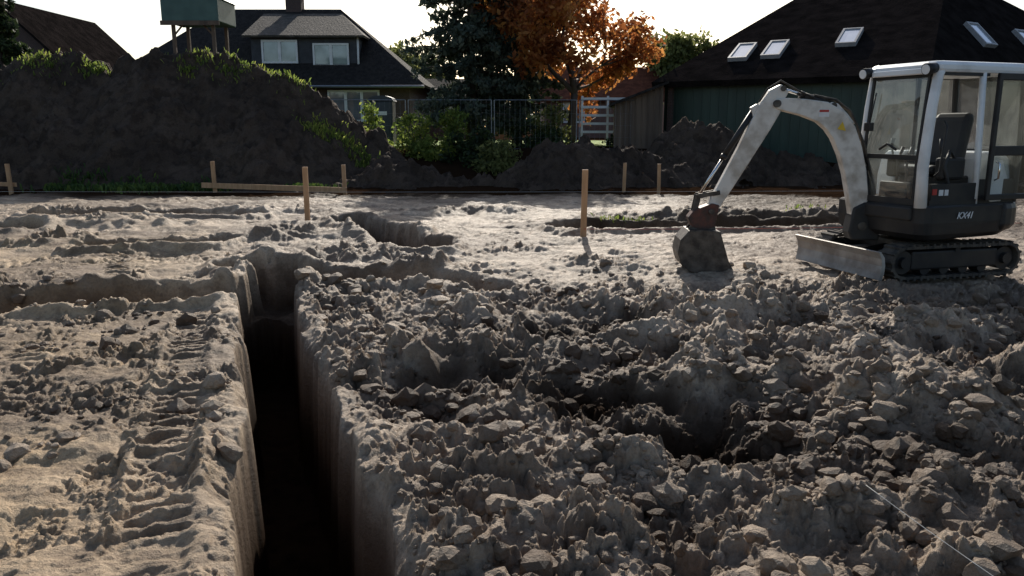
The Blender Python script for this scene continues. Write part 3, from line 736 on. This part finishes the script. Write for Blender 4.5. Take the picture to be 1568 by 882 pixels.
def arc(cx,cy,r,a0,a1,n): return [(cx+r*math.cos(math.radians(a0+(a1-a0)*i/n)),cy+r*math.sin(math.radians(a0+(a1-a0)*i/n))) for i in range(n+1)]
deck=[(.80,-.45),(.84,.3)]+arc(.68,.58,.15,20,90,4)+[(-.3,.73)]+arc(-.25,.13,.60,90,270,14)+[(.4,-.60)]
hull('deck',deck,[(.44,.10),(.50,.02),(.62,0),(.78,.0),(.80,.02)],M_blk)
rear=[(-.12,.66)]+arc(-.25,.12,.56,85,275,14)+[(.2,-.52),(.2,-.26),(-.12,-.26)]
hull('engine_cover',rear,[(.805,0),(1.05,.0),(1.25,.03),(1.33,.10)],M_cabw,.02)
cw=arc(-.27,.12,.64,95,265,16)+[(-.25,-.45),(-.25,.65)]
hull('counterweight',cw,[(.50,.05),(.56,0),(.74,0),(.798,.03)],M_blk,.02)
xF,xB,xR=.78,.04,-.55;zf,zt=.80,2.16
Aw=Acc();Ak=Acc()
def post(A_,pts,w=.035,d=.035):
    for (x0,y0,z0),(x1,y1,z1) in zip(pts[:-1],pts[1:]):
        V=[]
        for (x,y,z_) in ((x0,y0,z0),(x1,y1,z1)):
            V+=[(x-d,y-w,z_),(x+d,y-w,z_),(x+d,y+w,z_),(x-d,y+w,z_)]
        A_.add(V,[(3,2,1,0),(4,5,6,7)]+[(i,(i+1)%4,4+(i+1)%4,4+i) for i in range(4)])
def rib(A_,path,r): A_.tube(path,r,10)
rib(Aw,[(xF+.00,yn-.05,zf-.02),(xF+.02,yn-.05,1.2),(xF-.02,yn-.05,1.8),(xF-.06,yn-.05,2.1),(xF-.12,yn-.06,2.19)],[.062,.055,.05,.05,.045])
rib(Aw,[(xF+.00,yf+.04,zf-.02),(xF+.02,yf+.04,1.2),(xF-.02,yf+.04,1.8),(xF-.06,yf+.04,2.1),(xF-.12,yf+.05,2.19)],[.04,.036,.034,.034,.03])
rib(Aw,[(xB,yn-.04,zf),(xB+.02,yn-.04,1.3),(xB+.08,yn-.04,2.18)],.033)
rib(Ak,[(xR,yn-.05,zf),(xR,yn-.05,1.5),(xR+.06,yn-.05,2.18)],.035)
rib(Ak,[(xR,yf+.05,zf),(xR,yf+.05,1.5),(xR+.06,yf+.05,2.18)],.035)
rib(Ak,[(xB,yf+.03,zf),(xB,yf+.03,2.18)],.025)
Aw.obj('front_pillars',M_cabw,HS,smooth=True)
post(Ak,[(xF+.03,yf+.09,zf),(xF+.03,yf+.09,1.25),(xF-.03,yf+.09,2.1)],.014,.012);post(Ak,[(xF+.03,yn-.12,zf),(xF+.03,yn-.12,1.25),(xF-.03,yn-.12,2.1)],.014,.012)
Ak.box(xF+.0,xF+.05,yf+.07,yn-.1,1.26,1.31);Ak.box(xF+.0,xF+.04,yf+.07,yn-.1,.80,.86);Ak.box(xF-.07,xF-.02,yf+.07,yn-.1,2.08,2.13)
Ak.box(xB,xF-.05,yn-.07,yn-.02,2.10,2.15);Ak.box(xB-.0,xF-.07,yn-.09,yn-.01,.80,.85)
Ak.box(xR,xB,yn-.08,yn-.03,.80,1.05);Ak.box(xR,xB,yf+.02,yf+.06,.80,1.25)
Ak.box(xR-.02,xR+.02,yf+.05,yn-.05,.8,1.35)
Ak.obj('cab_inner_frame',M_blk,HS)
obj('front_upper_glass',[(xF+.03,yf+.09,1.30),(xF+.03,yn-.12,1.30),(xF-.03,yn-.12,2.09),(xF-.03,yf+.09,2.09)],[(0,1,2,3)],M_cg,HS)
obj('front_lower_glass',[(xF+.02,yf+.09,.86),(xF+.02,yn-.12,.86),(xF+.02,yn-.12,1.26),(xF+.02,yf+.09,1.26)],[(0,1,2,3)],M_cg,HS)
obj('right_glass',[(xF-.03,yf+.03,.9),(xB,yf+.03,.9),(xB+.05,yf+.03,2.12),(xF-.1,yf+.03,2.12)],[(0,1,2,3)],M_cg,HS)
obj('right_rear_glass',[(xR,yf+.03,1.25),(xB,yf+.03,1.25),(xB,yf+.03,2.12),(xR+.05,yf+.03,2.12)],[(0,1,2,3)],M_cg,HS)
obj('left_rear_glass',[(xR,yn-.055,1.05),(xB,yn-.055,1.05),(xB+.05,yn-.055,2.12),(xR+.05,yn-.055,2.12)],[(0,1,2,3)],M_cg,HS)
obj('rear_glass',[(xR,yf+.08,1.35),(xR,yn-.08,1.35),(xR+.05,yn-.08,2.12),(xR+.05,yf+.08,2.12)],[(0,1,2,3)],M_cg,HS)
ro=[(xF-.0,yf+.04),(xF+.02,yf+.12),(xF+.02,yn-.12),(xF-.0,yn-.04),(xF-.06,yn+.0),(xR-.0,yn+.0),(xR-.06,yn-.06),(xR-.06,yf+.06),(xR,yf),(xF-.06,yf)]
hull('cab_roof',ro,[(2.13,.02),(2.16,0),(2.20,.0),(2.235,.05),(2.245,.14)],M_cabw,.008)
box('roof_visor',xF+.0,xF+.05,yf+.12,yn-.12,2.11,2.17,M_cabw,HS,.012)
for i,y in enumerate((yf+.05,yn-.06)):
    tube('work_light_%d'%i,[(xF-.02,y,2.17),(xF+.10,y,2.15)],[.05,.06],M_blk,HS,16)
    tube('work_light_lens_%d'%i,[(xF+.101,y,2.15),(xF+.108,y,2.149)],.048,M_cabw,HS,16)
dr=Acc();y_=yn+.06;x0,x1=xB-.02,xR-.10
for a,b_,c_,d_ in ((x1,x0,2.06,2.13),(x1,x0,.84,.9),(x1,x0,1.30,1.40)): dr.box(a,b_,y_-.015,y_+.02,c_,d_)
dr.box(x0-.05,x0,y_-.018,y_+.023,.84,2.13);dr.box(x1,x1+.05,y_-.018,y_+.023,.84,2.13)
dr.box(x1+.05,x1+.09,y_+.02,y_+.06,1.42,1.75)
dr.obj('cab_door_frame',M_blk,HS,bevel=.008)
obj('cab_door_glass',[(x1,y_,.9),(x0,y_,.9),(x0,y_,2.07),(x1,y_,2.07)],[(0,1,2,3)],M_cg,HS)
tube('door_handle',[(x0-.09,y_+.02,1.05),(x0-.09,y_+.06,1.07),(x0-.09,y_+.06,1.22),(x0-.09,y_+.02,1.24)],.01,M_chr,HS,8)
sx=.05
prism('seat_base',[(sx-.05,1.08),(sx+.42,1.10),(sx+.46,1.16),(sx+.40,1.20),(sx,1.17)],.02,.48,M_seat,HS,.03)
prism('seat_back',[(sx-.06,1.15),(sx+.06,1.17),(sx-.02,1.70),(sx-.09,1.76),(sx-.16,1.70)],.04,.46,M_seat,HS,.06)
box('seat_box',sx-.1,sx+.36,.0,.5,.8,1.08,M_blk,HS,.02)
for s,y in enumerate((-.08,.55)):
    box('console_%d'%s,sx+.1,sx+.42,y-.06,y+.06,1.05,1.28,M_blk,HS,.03)
    tube('joystick_%d'%s,[(sx+.38,y,1.26),(sx+.42,y,1.38),(sx+.41,y,1.47)],[.012,.012,.025],M_seat,HS,8)
tube('control_hose',[(sx+.2,.6,.9),(sx+.35,.63,1.0),(sx+.42,.62,1.2),(sx+.34,.6,1.35),(sx+.22,.58,1.25)],.018,M_seat,HS,8)
for s,y in enumerate((.18,.30)): tube('travel_lever_%d'%s,[(xF-.16,y,.82),(xF-.14,y,1.25),(xF-.2,y,1.38)],[.012,.012,.02],M_seat,HS,8)
box('cab_floor',xR,xF-.02,yf+.05,yn-.05,.802,.825,M_blk,HS)
box('front_console',xF-.14,xF-.04,.05,.42,.83,1.02,M_blk,HS,.02)
tube('wiper_arm',[(xF+.05,yf+.15,1.62),(xF+.02,yf+.18,1.95)],.008,M_blk,HS,6);box('wiper_motor',xF+.0,xF+.06,yf+.08,yf+.17,1.55,1.64,M_blk,HS,.01)
tube('grab_rail',[(xF-.1,yn-.01,1.1),(xF-.12,yn+.03,1.15),(xF-.16,yn+.03,1.6),(xF-.16,yn-.01,1.65)],.011,M_blk,HS,8)
tube('window_latch',[(xF+.05,.1,1.36),(xF+.05,.2,1.42),(xF+.05,.32,1.36)],.014,M_blk,HS,8)
box('front_step',.80,.86,yf+.1,yn-.1,.64,.78,M_blk,HS,.02)
Ak2=Acc();Ak2.box(xB+.03,xF-.09,yn-.06,yn-.013,.85,1.02);Ak2.obj('door_sill_panel',M_blk,HS)
for i,(a,b_,z0,z1,mm) in enumerate([(.62,.68,.91,.97,M_decr),(.53,.59,.90,.96,M_dec),(.46,.51,.90,.96,M_dec)]):
    box('decal_%d'%i,a,b_,yn-.011,yn-.006,z0,z1,mm,HS)
tx=bpy.data.curves.new('model_decal','FONT');tx.body='KX41';tx.size=.095;tx.shear=.3;tx.extrude=.001;tx.offset=.0018
to=bpy.data.objects.new('model_decal',tx);COL.objects.link(to);to.parent=HS;to.data.materials.append(M_dec)
to.location=(.36,.742,.66);to.rotation_euler=(math.pi/2,0,math.pi)
BM=empty('boom_assembly',(3.87-4.63,8.77-8.97,0),math.radians(177),EX)
prism('swing_bracket',[(-.2,.36),(.10,.36),(.14,.45),(.1,.72),(-.02,.78),(-.2,.66)],-.11,.11,M_blk,BM,.02)
def ribbon(cl,wd):
    L_=[];R_=[]
    for i,(p,w) in enumerate(zip(cl,wd)):
        a=cl[max(i-1,0)];b_=cl[min(i+1,len(cl)-1)];dx,dz=b_[0]-a[0],b_[1]-a[1];l=math.hypot(dx,dz);nx,nz=-dz/l,dx/l
        L_.append((p[0]+nx*w/2,p[1]+nz*w/2));R_.append((p[0]-nx*w/2,p[1]-nz*w/2))
    return L_+R_[::-1]
bc=[(.0,.50),(.02,.62),(.05,.85),(.10,1.10),(.17,1.33),(.26,1.53),(.36,1.66),(.50,1.75),(.70,1.80),(.90,1.83),(1.0,1.84)]
bw=[.11,.17,.21,.23,.245,.26,.26,.23,.18,.14,.11]
prism('boom',ribbon(bc,bw),-.075,.075,M_paint,BM,.012)
prism('boom_cheek',[(.14,1.62),(.22,1.72),(.34,1.84),(.42,1.86),(.44,1.78),(.34,1.74)],-.05,.05,M_paint,BM,.01)
ac=[(.92,2.00),(1.00,1.93),(1.06,1.80),(1.15,1.62),(1.30,1.32),(1.48,.98),(1.62,.72),(1.65,.66)]
aw=[.12,.19,.24,.23,.19,.16,.13,.10]
prism('dipper_arm',ribbon(ac,aw),-.06,.06,M_paint,BM,.012)
def pin(nm,x,z_,r=.035,w=.1): tube(nm,[(x,-w,z_),(x,w,z_)],r,M_steel,BM,16)
pin('boom_foot_pin',0,.52,.045,.13);pin('arm_pin',1.0,1.84,.04,.1);pin('bucket_pin',1.65,.67,.03,.14);pin('cyl_pin',.39,1.82,.03,.07);pin('arm_top_pin',.94,2.0,.03,.08)
def cylr(nm,a,b_,f,r,y=0):
    a=Vector((a[0],y,a[1]));b_=Vector((b_[0],y,b_[1]));m_=a.lerp(b_,f)
    tube(nm+'_barrel',[a,m_],r,M_blk,BM,14);tube(nm+'_rod',[m_,b_],r*.5,M_chr,BM,12);tube(nm+'_gland',[m_-(b_-a).normalized()*.03,m_+(b_-a).normalized()*.015],r*1.15,M_blk,BM,14)
cylr('arm_cylinder',(.39,1.83),(.94,2.0),.62,.036)
cylr('boom_cylinder',(-.13,.60),(.10,1.50),.62,.045)
cylr('bucket_cylinder',(1.22,1.78),(1.78,.84),.55,.034)
prism('cylinder_bracket',[(1.10,1.80),(1.20,1.84),(1.27,1.80),(1.24,1.70),(1.14,1.66)],-.04,.04,M_paint,BM,.008)
for s in (-.085,.07): prism('bucket_link_%d'%(s>0),ribbon([(1.56,.88),(1.80,.84)],[.05,.05]),s,s+.015,M_steel,BM,.003)
for s in (-.055,.04): prism('push_link_%d'%(s>0),ribbon([(1.79,.85),(1.83,.62)],[.06,.06]),s,s+.015,M_steel,BM,.003)
prism('quick_coupler',[(1.56,.74),(1.64,.76),(1.84,.68),(1.90,.60),(1.86,.50),(1.72,.44),(1.60,.50),(1.58,.62)],-.09,.09,M_rust,BM,.01)
bs=[(1.56,.45),(1.72,.47),(1.90,.46),(1.985,.36),(2.01,.22),(1.975,.10),(1.88,.02),(1.74,-.01),(1.58,.0),(1.40,.03)]
wB=.23
for s in (-wB,wB-.015): prism('bucket_side_%d'%(s>0),bs+[(1.46,.14)],s,s+.015,M_steel,BM)
inn=ribbon(bs,[.016]*len(bs));prism('bucket_shell',inn,-wB+.016,wB-.016,M_steel,BM)
for i in range(4):
    y=-wB+.04+i*(2*wB-.08)/3;prism('bucket_tooth_%d'%i,[(1.46,.0),(1.46,.045),(1.33,.035),(1.32,.025)],y-.022,y+.022,M_steel,BM)
for s in (-.085,.07): prism('bucket_ear_%d'%(s>0),[(1.58,.44),(1.62,.58),(1.80,.60),(1.92,.44)],s,s+.018,M_steel,BM)
def hose(nm,P,r=.012):
    tube(nm,P,r,M_rub,BM,8)
for i,y in enumerate((-.03,.0,.03)):
    hose('hose_%d'%i,[(-.16,y,.62),(-.12,y,.9+.03*i),(-.06,y,1.15),(.02,y,1.4),(.10+.01*i,y,1.62),(.2,y,1.76),(.36,y,1.88),(.6,y,1.93)])
hose('hose_arm',[(.6,.05,1.9),(.8,.09,1.98),(.98,.09,2.08),(1.1,.05,2.0),(1.18,.02,1.86)],.011)
box('warning_label',.44,.55,.076,.079,1.70,1.78,M_dec,BM);box('warning_label_red',.445,.545,.0795,.081,1.75,1.775,M_decr,BM)
prism('warning_triangle',[(.25,1.55),(.34,1.57),(.29,1.65)],.076,.08,M_decy,BM)

# ------------------------------------------------------------------ camera, light, world
cam=bpy.data.cameras.new('camera');co=bpy.data.objects.new('camera',cam);COL.objects.link(co);S.camera=co
cam.lens=27.7;cam.sensor_width=36;cam.clip_start=.05;cam.clip_end=2000
co.location=(0,0,1.6);co.rotation_euler=(math.radians(90-11.6),0,0)
AZ,EL=math.radians(3),math.radians(29)
sl=bpy.data.lights.new('sun','SUN');sl.energy=5;sl.angle=math.radians(.5);sl.color=(1,.93,.82)
so=bpy.data.objects.new('sun',sl);COL.objects.link(so)
d=-Vector((math.sin(AZ)*math.cos(EL),math.cos(AZ)*math.cos(EL),math.sin(EL)));so.rotation_euler=d.to_track_quat('-Z','Y').to_euler()
w=bpy.data.worlds.new('World');S.world=w;w.use_nodes=True;nt=w.node_tree
sk=nt.nodes.new('ShaderNodeTexSky');sk.sky_type='NISHITA';sk.sun_disc=False;sk.sun_elevation=EL;sk.sun_rotation=AZ;sk.dust_density=1.6;sk.air_density=1.0
nt.links.new(sk.outputs[0],nt.nodes['Background'].inputs[0]);nt.nodes['Background'].inputs[1].default_value=.12
print('done',time.time()-T0)
